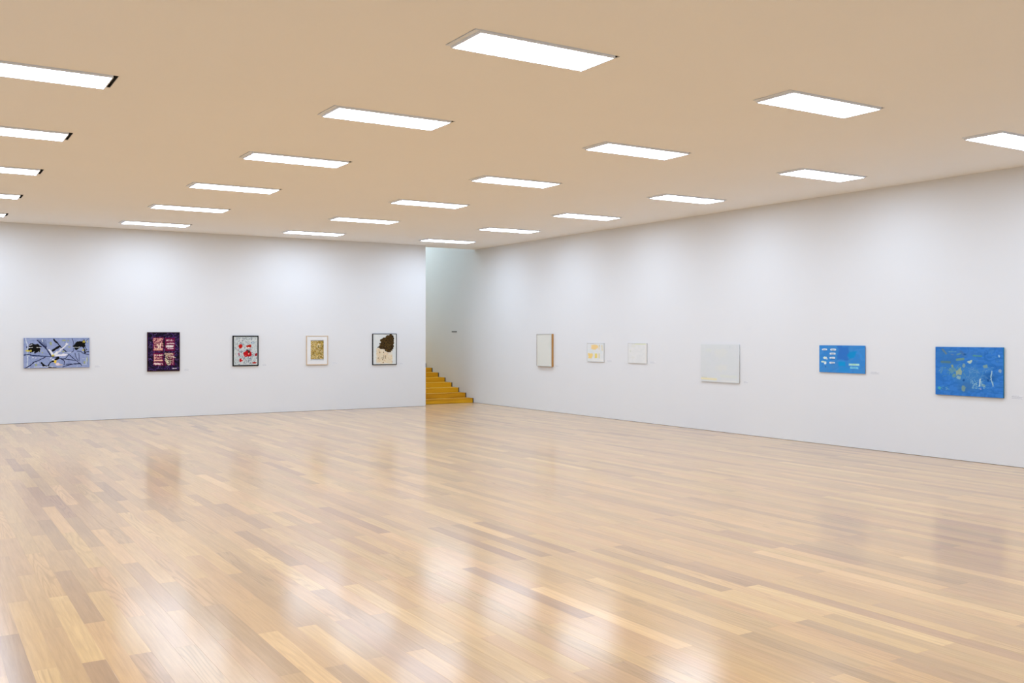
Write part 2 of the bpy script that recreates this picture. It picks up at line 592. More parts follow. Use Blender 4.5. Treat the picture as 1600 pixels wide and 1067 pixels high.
class Art:
    """raster of paint on a canvas; drawn in its own picture units, y downwards"""
    def __init__(s, x0, y0, x1, y1, nx, ny, base):
        s.rect = (x0, y0, x1, y1)
        s.nx, s.ny = nx, ny
        s.X, s.Y = np.meshgrid(np.linspace(x0, x1, nx), np.linspace(y0, y1, ny))
        s.C = np.empty((ny, nx, 3)); s.C[:] = base
        s.rg = np.random.default_rng(int(x1 * 7 + y1))
        s.seed = int(x1 + 3 * y1)

    def wob(s, amp, size):
        s.seed += 17
        return (vnoise(s.X + 999, s.Y + 777, size, size, s.seed) - 0.5) * 2 * amp

    def put(s, d, col, soft=2.0, alpha=1.0):
        """d: signed distance (inside negative)"""
        a = np.clip(0.5 - d / (2 * soft), 0, 1) * alpha
        s.C = s.C * (1 - a[..., None]) + np.asarray(col, float) * a[..., None]

    def stroke(s, pts, w, col, alpha=1.0, rough=0.0, soft=3.0):
        d = np.full(s.X.shape, 1e9)
        for (ax, ay), (bx, by) in zip(pts[:-1], pts[1:]):
            vx, vy = bx - ax, by - ay
            L2 = vx * vx + vy * vy + 1e-9
            t = np.clip(((s.X - ax) * vx + (s.Y - ay) * vy) / L2, 0, 1)
            d = np.minimum(d, np.hypot(s.X - ax - t * vx, s.Y - ay - t * vy))
        if rough:
            d = d + s.wob(rough, w * 1.2)
        s.put(d - w / 2, col, soft, alpha)

    def poly(s, pts, col, alpha=1.0, rough=0.0, soft=3.0, size=18.0):
        inside = np.zeros(s.X.shape, bool)
        d = np.full(s.X.shape, 1e9)
        n = len(pts)
        for i in range(n):
            ax, ay = pts[i]; bx, by = pts[(i + 1) % n]
            vx, vy = bx - ax, by - ay
            L2 = vx * vx + vy * vy + 1e-9
            t = np.clip(((s.X - ax) * vx + (s.Y - ay) * vy) / L2, 0, 1)
            d = np.minimum(d, np.hypot(s.X - ax - t * vx, s.Y - ay - t * vy))
            c = ((ay > s.Y) != (by > s.Y)) & (s.X < (bx - ax) * (s.Y - ay) / (by - ay + 1e-12) + ax)
            inside ^= c
        d = np.where(inside, -d, d)
        if rough:
            d = d + s.wob(rough, size)
        s.put(d, col, soft, alpha)

    def rect_(s, x0, y0, x1, y1, col, **k):
        s.poly([(x0, y0), (x1, y0), (x1, y1), (x0, y1)], col, **k)

    def blob(s, cx, cy, rx, ry, col, alpha=1.0, rough=0.35, soft=4.0, ang=0.0):
        c, n = math.cos(ang), math.sin(ang)
        u = ((s.X - cx) * c + (s.Y - cy) * n) / rx
        v = (-(s.X - cx) * n + (s.Y - cy) * c) / ry
        r = min(rx, ry)
        d = (np.hypot(u, v) - 1) * r + s.wob(rough * r, r * 0.8)
        s.put(d, col, soft, alpha)

    def mottle(s, cols, size, amount=1.0, box=None, aspect=1.0):
        """cover (part of) the picture with patches of the given colours"""
        s.seed += 31
        n = np.clip((vnoise(s.X, s.Y, size * aspect, size, s.seed) - 0.12) / 0.76, 0, 0.9999)
        k = (n * len(cols)).astype(int)
        c = np.asarray(cols, float)[k]
        a = amount
        if box:
            a = amount * ((s.X > box[0]) & (s.X < box[2]) & (s.Y > box[1]) & (s.Y < box[3]))[..., None]
        s.C = s.C * (1 - a) + c * a

    def scribble(s, box, n, size, w, cols, alpha=0.9):
        """n short curled marks inside a box"""
        for _ in range(n):
            x, y = s.rg.uniform(box[0], box[2]), s.rg.uniform(box[1], box[3])
            th = s.rg.uniform(0, 6.28)
            pts = [(x, y)]
            for _k in range(s.rg.integers(2, 5)):
                th += s.rg.normal() * 1.0
                x += math.cos(th) * size * 0.5
                y += math.sin(th) * size * 0.5
                x = min(max(x, box[0]), box[2]); y = min(max(y, box[1]), box[3])
                pts.append((x, y))
            c = cols[s.rg.integers(len(cols))]
            s.stroke(pts, w, c, alpha)

    def marks_row(s, x0, x1, y, h, w, col, dens=0.8, alpha=0.95):
        """a row of hand-drawn upright ticks and arcs"""
        x = x0
        while x < x1:
            if s.rg.random() < dens:
                a, b = y - h * s.rg.uniform(.2, .5), y + h * s.rg.uniform(.2, .5)
                dx = s.rg.normal() * h * .35
                s.stroke([(x, a), (x + dx, (a + b) / 2), (x + s.rg.normal() * h * .2, b)], w, col, alpha)
            if s.rg.random() < .35:
                s.stroke([(x, y + s.rg.normal() * h * .25), (x + h * .8, y + s.rg.normal() * h * .25)], w, col, alpha)
            x += h * s.rg.uniform(.3, .6)


PAINT_GAIN = np.array([1.04, 1.03, 0.99])


def paint_material(name, rough=0.55):
    m, nt, b = node_mat(name)
    at = nt.nodes.new('ShaderNodeAttribute'); at.attribute_name = 'paint'
    g = nt.nodes.new('ShaderNodeNewGeometry')
    nz = nt.nodes.new('ShaderNodeTexNoise'); nz.inputs['Scale'].default_value = 350
    nt.links.new(g.outputs['Position'], nz.inputs['Vector'])
    bp = nt.nodes.new('ShaderNodeBump'); bp.inputs['Strength'].default_value = 0.15; bp.inputs['Distance'].default_value = 0.001
    nt.links.new(nz.outputs['Fac'], bp.inputs['Height'])
    nt.links.new(bp.outputs[0], b.inputs['Normal'])
    nt.links.new(at.outputs['Color'], b.inputs['Base Color'])
    b.inputs['Roughness'].default_value = rough
    b.inputs['Specular IOR Level'].default_value = 0.12
    return m


M_PAINT = paint_material('paint_on_canvas')


def canvas_obj(name, art, x0, x1, z0, z1, yf, yb, parent, edge):
    """canvas / sheet: front grid carrying the paint at y=yf, turned edges back to y=yb"""
    nx, ny = art.nx, art.ny
    gx, gz = np.meshgrid(np.linspace(x0, x1, nx), np.linspace(z1, z0, ny))
    co = np.stack([gx.ravel(), np.full(gx.size, yf), gz.ravel()], 1)
    col = np.clip(lin(np.clip(art.C, 0, 255)) * PAINT_GAIN, 0, 0.95).reshape(-1, 3)
    i = np.arange(nx * ny).reshape(ny, nx)
    q = np.stack([i[1:, :-1], i[1:, 1:], i[:-1, 1:], i[:-1, :-1]], -1).reshape(-1, 4)
    ex = [(x0, yf, z0), (x1, yf, z0), (x1, yf, z1), (x0, yf, z1), (x0, yb, z0), (x1, yb, z0), (x1, yb, z1), (x0, yb, z1)]
    n = len(co)
    eq = [(0, 4, 5, 1), (1, 5, 6, 2), (2, 6, 7, 3), (3, 7, 4, 0), (4, 7, 6, 5)]
    eq = np.array(eq) + n
    co = np.vstack([co, np.array(ex)])
    ec = np.clip(lin(np.array(edge, float)) * PAINT_GAIN, 0, 0.95)
    col = np.vstack([col, np.repeat(ec[None, :], 8, 0)])
    faces = np.vstack([q, eq])
    me = bpy.data.meshes.new(name)
    me.vertices.add(len(co)); me.vertices.foreach_set('co', co.astype(np.float32).ravel())
    me.loops.add(faces.size); me.loops.foreach_set('vertex_index', faces.astype(np.int32).ravel())
    me.polygons.add(len(faces))
    me.polygons.foreach_set('loop_start', np.arange(0, faces.size, 4, dtype=np.int32))
    me.update(calc_edges=True)
    at = me.attributes.new('paint', 'FLOAT_COLOR', 'POINT')
    at.data.foreach_set('color', np.hstack([col, np.ones((len(col), 1))]).astype(np.float32).ravel())
    me.materials.append(M_PAINT)
    me.validate()
    o = bpy.data.objects.new(name, me); COL.objects.link(o); o.parent = parent
    return o


M_STRETCH = plain('pine_stretcher', (0.52, 0.38, 0.22), 0.7, noise=0.1)
OFF = 0.001


def hang(name, wall, centre, w, z0, z1):
    """Empty at the middle of the picture's lower edge on its wall; local x right, y into the wall"""
    if wall == 'back':
        return empty(name, (centre, YB - OFF, z0), 0.0)
    return empty(name, (XR - OFF, centre, z0), -math.pi / 2)


def unframed(name, wall, centre, w, z0, z1, t, art, edge, label):
    r = hang(name, wall, centre, w, z0, z1)
    h = z1 - z0
    canvas_obj('canvas', art, -w / 2, w / 2, 0, h, -t, -0.010, r, edge)
    mesh_obj('stretcher', *ring_vf(-w / 2 + 0.012, w / 2 - 0.012, 0.012, h - 0.012, 0.045, -0.0099, 0.0, 0.0005), M_STRETCH, r)
    return tag(r, label, 'painting', 'works hung on the walls')


def framed(name, wall, centre, w, z0, z1, t, fw, mat, art, edge, label, cat='painting', recess=0.006, mount=None, back=0.0):
    r = hang(name, wall, centre, w, z0, z1)
    h = z1 - z0
    mesh_obj('frame', *ring_vf(-w / 2, w / 2, 0, h, fw, -t, back), mat, r)
    e = fw + 0.0005
    if mount:
        bx, bz0, bz1, col = mount
        m = mesh_obj('mount_board', *ring_vf(-w / 2 + e, w / 2 - e, e, h - e, bx, -t + recess, -0.004, 0.0008), col, r)
        i = e + bx - 0.006
        canvas_obj('print', art, -w / 2 + i, w / 2 - i, i + bz0, h - i - bz1, -t + recess + 0.004, -0.004, r, edge)
    else:
        canvas_obj('canvas', art, -w / 2 + e, w / 2 - e, e, h - e, -t + recess, -0.004, r, edge)
    return tag(r, label, cat, 'works hung on the walls')


# ---- 1: wide blue-violet canvas with black creatures and branching lines
A = Art(38, 110, 1928, 965, 420, 190, (140, 152, 190))
A.mottle([(130, 143, 180), (140, 152, 190), (147, 157, 198), (143, 160, 188), (152, 160, 196)], 60, 0.75)
A.mottle([(128, 142, 190), (150, 162, 206)], 22, 0.25)
BK, NV, WH, YL, GN = (6, 5, 5), (22, 26, 62), (226, 226, 230), (200, 184, 74), (166, 172, 98)
A.scribble((50, 120, 1915, 955), 90, 60, 11, [(172, 182, 210), (118, 130, 172), (190, 196, 214), (126, 146, 184)], 0.5)
for x, y, w_, h_ in [(800, 265, 30, 45), (1180, 180, 60, 26), (480, 480, 24, 30), (560, 525, 24, 24), (380, 880, 34, 34),
                     (1340, 370, 40, 22), (1160, 500, 40, 22), (1300, 190, 30, 16), (1860, 720, 14, 80), (1780, 820, 30, 40)]:
    A.blob(x, y, w_, h_, GN, 0.7)
A.stroke([(90, 110), (105, 200), (150, 310), (130, 560), (150, 700), (130, 940)], 26, (205, 214, 224), 0.85, rough=6)
A.stroke([(200, 135), (400, 140)], 18, (190, 196, 214), 0.5)
A.stroke([(340, 935), (560, 920), (860, 930)], 26, (205, 205, 218), 0.7, rough=6)
for x, y in [(375, 675), (180, 615), (300, 665), (440, 815), (350, 820), (190, 950), (640, 660)]:
    A.blob(x, y, 22, 12, WH, 0.75)
# left creature
A.poly([(180, 320), (235, 275), (275, 245), (330, 290), (440, 280), (480, 320), (545, 350), (500, 385), (490, 500), (415, 520),
        (350, 545), (310, 510), (215, 530), (205, 480), (150, 430), (185, 385)], BK, rough=12, size=30)
A.poly([(200, 330), (275, 262), (320, 300), (460, 300), (500, 350), (470, 480), (360, 520), (230, 500), (190, 420)], BK, rough=6, size=30)
A.blob(125, 368, 18, 22, BK)
A.stroke([(185, 385), (215, 380)], 16, WH, rough=5); A.stroke([(235, 380), (285, 376)], 18, WH, rough=6); A.stroke([(400, 378), (450, 378)], 14, WH, rough=5); A.stroke([(470, 380), (520, 372)], 12, WH, rough=5)
A.stroke([(200, 320), (270, 295)], 20, (190, 190, 205))
A.stroke([(290, 520), (330, 500)], 20, (170, 176, 200)); A.stroke([(430, 530), (455, 490)], 16, (170, 176, 200))
A.blob(150, 475, 60, 26, YL, 0.95); A.blob(240, 480, 34, 30, YL, 0.9)
# feather fan and long black stroke
for x in (400, 440, 490, 545, 600, 655):
    A.stroke([(x, 160), (690 - (690 - x) * .12, 385)], 9, NV)
A.stroke([(420, 180), (560, 310), (690, 440), (800, 610)], 30, NV, rough=6)
A.stroke([(560, 150), (565, 215)], 22, (205, 212, 220))
# big diagonals
A.stroke([(890, 140), (920, 190), (1000, 265), (1110, 390), (1250, 510)], 24, BK, rough=7)
A.stroke([(895, 160), (940, 210), (1010, 275)], 46, BK, rough=14)
A.stroke([(860, 470), (960, 410), (1060, 345)], 56, BK, rough=12)
A.poly([(690, 395), (770, 430), (880, 560), (1000, 480), (1150, 380), (1220, 300), (1250, 215), (1290, 285), (1200, 390), (1060, 500),
        (940, 600), (830, 600), (780, 520)], WH, rough=16, size=40)
A.poly([(960, 590), (1180, 565), (1330, 585), (1200, 625), (1000, 640), (860, 650), (800, 690), (900, 730), (880, 770), (780, 680)],
       (224, 222, 232), rough=14, size=30)
A.stroke([(1000, 520), (1150, 420)], 16, (180, 176, 200), 0.8)
A.stroke([(1250, 545), (1400, 520)], 30, (195, 204, 222), 0.7)
A.blob(860, 615, 50, 36, YL); A.blob(1260, 280, 40, 24, (226, 228, 228))
# horizontal long branch
A.stroke([(38, 588), (180, 578), (290, 605), (620, 630), (840, 648), (980, 660)], 32, (44, 54, 94), rough=5)
A.stroke([(640, 660), (560, 695), (430, 755), (330, 790), (220, 885), (70, 965)], 24, NV, rough=5)
A.stroke([(960, 660), (1020, 690), (1200, 715), (1400, 740), (1520, 770)], 18, NV, rough=4)
A.stroke([(1010, 690), (940, 720)], 70, BK, rough=18)
A.blob(930, 780, 44, 46, (232, 196, 70)); A.blob(1000, 860, 60, 40, (224, 206, 214)); A.blob(1090, 880, 60, 20, (214, 186, 160), 0.7)
A.stroke([(540, 830), (590, 885), (680, 910)], 44, BK, rough=16)
A.stroke([(720, 900), (790, 800), (880, 770)], 34, BK, rough=10)
A.stroke([(740, 940), (860, 962), (960, 962)], 26, BK, rough=6)
A.stroke([(1090, 710), (1150, 740), (1190, 780), (1185, 870)], 22, NV, rough=4)
A.stroke([(1150, 730), (1240, 680), (1310, 600)], 18, NV)
A.stroke([(1310, 570), (1430, 680), (1560, 780), (1700, 900)], 18, NV, rough=3)
A.stroke([(1400, 520), (1460, 485), (1465, 400)], 16, NV)
A.stroke([(1500, 550), (1530, 660), (1590, 770)], 16, NV); A.stroke([(1610, 545), (1625, 660), (1625, 780)], 14, NV)
A.stroke([(1660, 850), (1480, 858), (1330, 885), (1150, 940)], 26, NV, rough=7); A.stroke([(1240, 870), (1400, 855)], 16, NV)
A.stroke([(1500, 130), (1535, 170), (1540, 260), (1470, 330)], 16, NV) if False else A.stroke([(1420, 130), (1445, 200), (1470, 310)], 16, NV)
# right creature
A.poly([(1430, 350), (1500, 280), (1560, 215), (1640, 200), (1720, 205), (1780, 160), (1820, 250), (1800, 300), (1830, 350), (1770, 370),
        (1800, 480), (1820, 540), (1790, 580), (1770, 520), (1750, 400), (1700, 360), (1640, 400), (1560, 460), (1500, 455), (1470, 380)], BK,
       rough=10, size=26)
A.stroke([(1470, 384), (1510, 376)], 13, WH, rough=4); A.stroke([(1530, 380), (1575, 380)], 12, WH, rough=4); A.stroke([(1595, 380), (1640, 372)], 14, WH, rough=4)
A.stroke([(1800, 380), (1850, 450), (1800, 470)], 16, BK)
A.stroke([(1560, 490), (1680, 500), (1720, 545), (1800, 570), (1928, 600)], 18, NV, rough=3)
A.stroke([(1810, 520), (1910, 505)], 20, BK); A.stroke([(1840, 180), (1900, 135)], 12, NV)
A.blob(1770, 215, 40, 30, YL, 0.9); A.blob(1740, 460, 30, 24, YL, 0.85); A.blob(1870, 215, 18, 30, (205, 200, 120), 0.8)
A.stroke([(1833, 690), (1833, 880)], 16, (205, 214, 224)); A.stroke([(1710, 715), (1780, 710)], 12, (190, 198, 216))
A.stroke([(1720, 880), (1830, 882)], 12, (190, 198, 216))
A.stroke([(38, 113), (1928, 113)], 10, (104, 118, 170), 0.7)
unframed('painting', 'back', 2.728, 1.314, 1.190, 1.846, 0.030, A, (118, 128, 178),
         'wide blue violet canvas with black creatures and branching dark lines')

# ---- 2: dark purple picture with four crimson fields of pale signs
A = Art(70, 98, 805, 975, 220, 262, (22, 8, 34))
A.mottle([(8, 4, 14), (22, 8, 34), (34, 12, 52), (14, 6, 22)], 40, 0.8)
A.scribble((85, 110, 790, 960), 210, 46, 11, [(88, 52, 132), (74, 34, 116), (112, 88, 146), (58, 28, 96), (96, 76, 110)], 0.8)
for bx in [(185, 205, 425, 530), (465, 215, 700, 520), (195, 560, 435, 860), (465, 560, 690, 850)]:
    A.rect_(*bx, (104, 8, 56), rough=10, soft=6, size=40)
    A.mottle([(96, 6, 50), (116, 14, 64), (92, 10, 62)], 26, 0.5, (bx[0] + 8, bx[1] + 8, bx[2] - 8, bx[3] - 8))
PK, CRM, PNK = (226, 178, 160), (232, 214, 186), (214, 190, 190)
for y in (240, 275, 312):
    A.marks_row(205, 410, y, 34, 8, PK, 0.85)
for y in (352, 395):
    A.marks_row(225, 405, y, 36, 8, (226, 190, 160), 0.7)
A.stroke([(300, 370), (320, 440), (300, 465)], 26, (232, 206, 190)); A.stroke([(370, 340), (350, 410), (360, 460)], 24, (232, 206, 190))
A.stroke([(220, 455), (410, 462)], 18, PK); A.stroke([(215, 490), (405, 490)], 20, (230, 182, 150), rough=4); A.stroke([(220, 420), (250, 470)], 14, PK)
A.marks_row(500, 660, 275, 44, 9, PNK, 0.55)
A.stroke([(510, 355), (600, 345), (680, 352)], 18, PNK, rough=5); A.marks_row(520, 680, 345, 26, 9, PNK, 0.7)
A.stroke([(490, 400), (540, 390), (660, 395)], 12, PNK); A.stroke([(495, 430), (580, 432), (655, 420)], 16, (224, 224, 220), rough=4)
A.marks_row(500, 660, 408, 30, 11, (230, 226, 220), 0.9)
A.marks_row(505, 655, 465, 22, 11, (220, 190, 200), 0.8)
A.stroke([(220, 590), (222, 740)], 12, PK); A.marks_row(245, 400, 620, 46, 12, (228, 204, 190), 0.8)
A.marks_row(225, 350, 680, 44, 11, PK, 0.9); A.stroke([(340, 675), (390, 678)], 14, PK)
A.stroke([(220, 745), (300, 740), (405, 738)], 20, (226, 196, 160), rough=6); A.marks_row(225, 400, 730, 28, 10, PK, 0.8)
A.blob(250, 812, 44, 26, (226, 196, 190)); A.marks_row(300, 400, 815, 42, 14, (230, 206, 200), 0.95)
A.marks_row(480, 650, 590, 44, 13, (206, 192, 160), 1.0); A.marks_row(600, 680, 650, 46, 11, (206, 190, 170), 0.7)
for y in (640, 690, 735):
    A.stroke([(480, y), (560, y - 6), (625, y)], 22, (210, 200, 164), rough=8)
A.poly([(480, 640), (510, 600), (520, 700), (560, 760), (620, 740), (630, 800), (550, 855), (500, 830), (478, 740)], (212, 204, 172), rough=16, size=24)
A.scribble((490, 640, 620, 830), 26, 40, 8, [(70, 10, 44), (20, 8, 20)], 0.9)
A.stroke([(660, 700), (650, 830)], 12, (206, 180, 170), rough=3); A.stroke([(640, 640), (680, 640), (670, 680)], 12, (200, 180, 180))
A.marks_row(640, 735, 925, 20, 9, (214, 206, 214), 0.95)
M_F2 = plain('dark_red_brown_frame', (0.075, 0.022, 0.012), 0.5, noise=0.1, spec=0.15)
framed('painting', 'back', 4.979, 0.725, 1.072, 1.977, 0.035, 0.010, M_F2, A, (30, 14, 20),
       'dark purple painting with four crimson fields full of pale signs', recess=0.004)

# ---- 3: grey sheet of small signs with red blots, black frame
A = Art(212, 225, 750, 870, 190, 228, (196, 202, 202))
A.mottle([(190, 198, 198), (200, 205, 205), (188, 196, 200), (206, 208, 206)], 60, 0.8)
A.scribble((225, 240, 740, 860), 170, 32, 7, [(120, 132, 140), (146, 156, 164), (92, 100, 116), (150, 150, 158), (128, 140, 134)], 0.7)
A.scribble((225, 240, 740, 860), 40, 26, 8, [(60, 62, 80), (84, 78, 100)], 0.75)
A.scribble((320, 500, 620, 780), 36, 30, 8, [(86, 92, 116), (60, 62, 84)], 0.75)
A.scribble((225, 400, 740, 700), 12, 24, 8, [(186, 110, 110), (170, 60, 80)], 0.8)
A.blob(645, 365, 34, 28, (120, 146, 170)); A.blob(645, 365, 16, 14, (226, 230, 232))
RD = (186, 22, 12)
A.blob(368, 445, 44, 42, RD); A.blob(555, 445, 62, 38, (172, 34, 18)); A.blob(552, 478, 24, 18, (238, 214, 206))
A.blob(500, 610, 66, 66, (182, 18, 26)); A.blob(555, 610, 54, 62, (176, 14, 22)); A.blob(470, 660, 30, 24, (196, 70, 70))
A.blob(515, 535, 20, 18, (54, 24, 22)); A.blob(555, 565, 22, 26, (46, 52, 44)); A.blob(550, 615, 14, 20, (228, 166, 150))
A.blob(368, 765, 36, 38, (182, 22, 26)); A.blob(395, 745, 14, 12, (236, 200, 200))
A.blob(720, 635, 24, 28, (150, 14, 26)); A.blob(680, 822, 46, 18, (176, 34, 24)); A.blob(330, 625, 16, 34, (176, 60, 86), 0.8)
M_BLK = plain('black_lacquer_frame', (0.006, 0.007, 0.008), 0.6, spec=0.12)
framed('framed_drawing', 'back', 6.894, 0.629, 1.160, 1.897, 0.030, 0.026, M_BLK, A, (200, 200, 200),
       'black framed grey sheet of small signs with red blots', 'drawing')

# ---- 4: gold mottled print in white mount, pale wood frame
A = Art(285, 322, 595, 725, 120, 150, (190, 164, 90))
A.mottle([(120, 96, 30), (176, 150, 60), (206, 186, 130), (140, 116, 30), (226, 206, 176), (90, 82, 44), (186, 144, 40), (226, 216, 200)], 40, 1.0)
A.mottle([(96, 72, 14), (196, 164, 70), (226, 210, 170), (150, 118, 30)], 24, 0.45)
A.scribble((295, 330, 585, 715), 60, 22, 7, [(90, 76, 30), (170, 120, 30), (226, 206, 190), (72, 80, 66)], 0.7)
A.mottle([(196, 164, 96), (206, 180, 126)], 60, 0.25, (285, 322, 440, 725))
M_PALE = plain('pale_wood_frame', (0.66, 0.50, 0.34), 0.5, noise=0.08)
M_MOUNT = plain('white_mount_board', (0.80, 0.79, 0.77), 0.9, noise=0.01)
framed('framed_print', 'back', 8.711, 0.572, 1.156, 1.896, 0.030, 0.019, M_PALE, A, (220, 218, 214),
       'pale wood framed print of mottled gold in a wide white mount', 'print', mount=(0.095, 0.042, 0.020, M_MOUNT))

# ---- 5: black frame, large dark brown shape above cream patches
A = Art(187, 176, 700, 845, 190, 246, (216, 219, 219))
A.mottle([(212, 216, 216), (220, 222, 221)], 90, 0.7)
A.poly([(255, 490), (330, 500), (470, 570), (520, 620), (610, 640), (625, 700), (600, 830), (250, 830), (240, 760), (270, 640)],
       (222, 206, 176), 0.85, rough=24, size=44, soft=8)
A.mottle([(226, 206, 170), (216, 200, 176), (226, 212, 190), (222, 190, 150)], 30, 0.35, (250, 500, 620, 830))
A.scribble((250, 510, 620, 820), 34, 26, 7, [(206, 170, 120), (196, 160, 130), (212, 182, 140)], 0.7)
for x, y in [(330, 575), (420, 580), (425, 665), (460, 665), (300, 705), (420, 705), (462, 705), (385, 705), (400, 742), (410, 808)]:
    A.blob(x, y, 10, 11, (84, 58, 30), 0.85)
A.poly([(600, 172), (630, 190), (650, 240), (642, 440), (620, 520), (580, 570), (510, 592), (440, 525), (350, 495), (300, 470), (320, 440),
        (345, 400), (320, 375), (360, 350), (345, 330), (330, 292), (400, 262), (460, 240), (500, 195), (560, 180)], (52, 36, 10), rough=14, size=22)
A2 = A.C.copy()
dark = (A2[..., 0] < 110)
sh = A.C * 1.0
A.mottle([(30, 20, 6), (60, 42, 12), (84, 60, 22), (44, 32, 8), (100, 76, 30), (24, 18, 8)], 16, 1.0)
A.C = np.where(dark[..., None], A.C, sh)
A.stroke([(288, 470), (318, 458)], 18, (28, 28, 32))
framed('framed_collage', 'back', 10.566, 0.688, 1.130, 1.950, 0.030, 0.017, M_BLK, A, (210, 210, 210),
       'black framed collage with large dark brown shape above cream patches', 'collage')

# ---- right wall 1: blank greyish panel in a deep wooden box frame
A = Art(0, 0, 100, 120, 40, 48, (216, 217, 211))
A.mottle([(215, 216, 210), (219, 219, 214)], 40, 0.6)
M_BOX = plain('brown_wood_box_frame', (0.50, 0.245, 0.062), 0.45, noise=0.12)
M_LIP = plain('grey_frame_lip', (0.52, 0.53, 0.52), 0.5)
q1 = framed('box_framed_panel', 'right', 20.088, 0.674, 1.125, 1.940, 0.060, 0.012, M_BOX, A, (210, 210, 205),
            'blank pale grey panel in a deep brown wooden box frame', 'painting')
# thin grey metal lip on the face of the box frame
mesh_obj('face_lip', *ring_vf(-0.337, 0.337, 0, 0.815, 0.014, -0.0625, -0.0602, 0.0004), M_LIP, q1)

# ---- right wall 2: small white sheet with yellow patches
A = Art(165, 185, 755, 845, 150, 165, (222, 224, 226))
A.mottle([(220, 222, 226), (226, 226, 226), (216, 222, 226)], 110, 0.6)
OR = (236, 202, 136)
A.poly([(300, 240), (520, 230), (560, 330), (470, 430), (310, 400)], OR, 0.9, rough=18, size=60, soft=18)
A.blob(560, 380, 30, 30, (236, 212, 204), 0.6); A.stroke([(600, 250), (600, 400)], 36, (222, 208, 160), 0.8, rough=8, soft=10)
A.stroke([(690, 260), (705, 420)], 44, (222, 212, 180), 0.85, rough=8, soft=10); A.blob(600, 275, 16, 20, (176, 170, 150), 0.7)
A.poly([(200, 550), (340, 550), (370, 610), (330, 730), (215, 730)], (236, 204, 130), 0.95, rough=12, size=50, soft=14)
A.rect_(440, 555, 520, 720, (226, 208, 120), rough=6, soft=10); A.rect_(525, 560, 560, 710, (238, 214, 186), soft=10, alpha=.7)
A.stroke([(600, 560), (600, 715)], 36, (214, 212, 164), 0.9, soft=10); A.stroke([(585, 560), (585, 715)], 10, (190, 170, 150), 0.7)
A.stroke([(170, 192), (400, 192)], 14, (176, 174, 170), 0.8)
A.stroke([(190, 795), (720, 795)], 26, (228, 224, 216), 0.8)
M_THIN = plain('thin_pale_grey_frame', (0.62, 0.61, 0.59), 0.5)
framed('framed_drawing', 'right', 18.006, 0.655, 1.288, 1.726, 0.020, 0.007, M_THIN, A, (214, 214, 212),
       'small white sheet with two rows of yellow orange patches', 'drawing', recess=0.004)

# ---- right wall 3: small near-white sheet
A = Art(170, 190, 815, 890, 120, 130, (222, 223, 224))
A.mottle([(220, 221, 222), (225, 225, 225)], 80, 0.6)
A.stroke([(410, 208), (770, 212)], 36, (216, 220, 186), 0.9, soft=8)
A.stroke([(300, 205), (410, 205)], 18, (206, 206, 200), 0.8, soft=8)
A.blob(250, 470, 26, 34, (208, 212, 202), 0.7); A.blob(340, 270, 70, 50, (220, 220, 212), 0.6); A.blob(340, 700, 70, 40, (217, 217, 213), 0.5)
A.stroke([(795, 240), (795, 860)], 24, (226, 220, 208), 0.7, soft=8)
framed('framed_drawing', 'right', 16.479, 0.643, 1.290, 1.732, 0.020, 0.007, M_THIN, A, (214, 214, 212),
       'small nearly blank white sheet with a faint yellow strip along the top', 'drawing', recess=0.004)

# ---- right wall 4: large pale canvas
A = Art(185, 165, 940, 915, 170, 170, (213, 216, 220))
A.mottle([(212, 216, 219), (214, 217, 220), (213, 217, 219)], 110, 0.8)
A.blob(590, 350, 110, 85, (216, 218, 217), 0.9, soft=30); A.blob(600, 620, 100, 60, (218, 219, 216), 0.8, soft=20)
A.blob(340, 290, 50, 40, (215, 219, 214), 0.6, soft=16); A.stroke([(600, 790), (880, 800)], 50, (215, 219, 212), 0.7, soft=16)
A.stroke([(205, 855), (495, 862)], 40, (228, 220, 184), 0.95, soft=8); A.stroke([(220, 828), (300, 830)], 20, (200, 202, 190), 0.8, soft=8)
A.stroke([(600, 880), (880, 890)], 26, (222, 222, 220), 0.7, soft=8); A.blob(765, 215, 14, 20, (203, 208, 212), .8)
unframed('painting', 'right', 13.939, 1.058, 0.980, 1.726, 0.025, A, (232, 233, 235),
         'large pale grey white canvas with a cream strip at its lower left')

# ---- right wall 5: blue canvas with small white tags
A = Art(172, 165, 997, 665, 260, 140, (60, 136, 208))
A.mottle([(56, 136, 206), (64, 140, 212), (54, 130, 204), (66, 136, 202)], 90, 0.8, aspect=1.6)
A.mottle([(50, 140, 216), (70, 134, 200)], 30, 0.25)
A.poly([(520, 180), (700, 180), (720, 250), (700, 420), (640, 440), (520, 420), (510, 300)], (48, 112, 194), 0.9, rough=20, size=60, soft=18)
A.poly([(720, 280), (860, 260), (800, 380), (720, 410), (690, 340)], (10, 140, 204), 0.9, rough=10, size=40, soft=14)
A.poly([(530, 470), (650, 460), (650, 535), (530, 535)], (8, 148, 212), 0.9, rough=10, size=40, soft=14)
A.rect_(540, 560, 720, 640, (38, 138, 208), alpha=.8, soft=16)
for x, y in [(270, 242), (430, 242), (420, 316), (415, 395), (415, 483)]:
    A.stroke([(x - 36, y), (x + 36, y)], 34, (214, 222, 232), rough=5)
    A.stroke([(x - 22, y + 4), (x + 20, y + 4)], 14, (150, 164, 186), 0.8)
    A.stroke([(x - 20, y + 24), (x + 40, y + 24)], 9, (34, 84, 140), 0.8)
A.blob(282, 398, 36, 22, (216, 226, 214)); A.blob(315, 415, 10, 14, (214, 222, 232))
A.stroke([(220, 470), (290, 478)], 28, (196, 216, 206), rough=4); A.blob(288, 495, 22, 22, (220, 230, 236)); A.blob(288, 560, 10, 14, (34, 90, 160), .7)
A.rect_(712, 490, 898, 526, (172, 216, 212), soft=5); A.stroke([(770, 508), (840, 508)], 12, (150, 206, 160), 0.7)
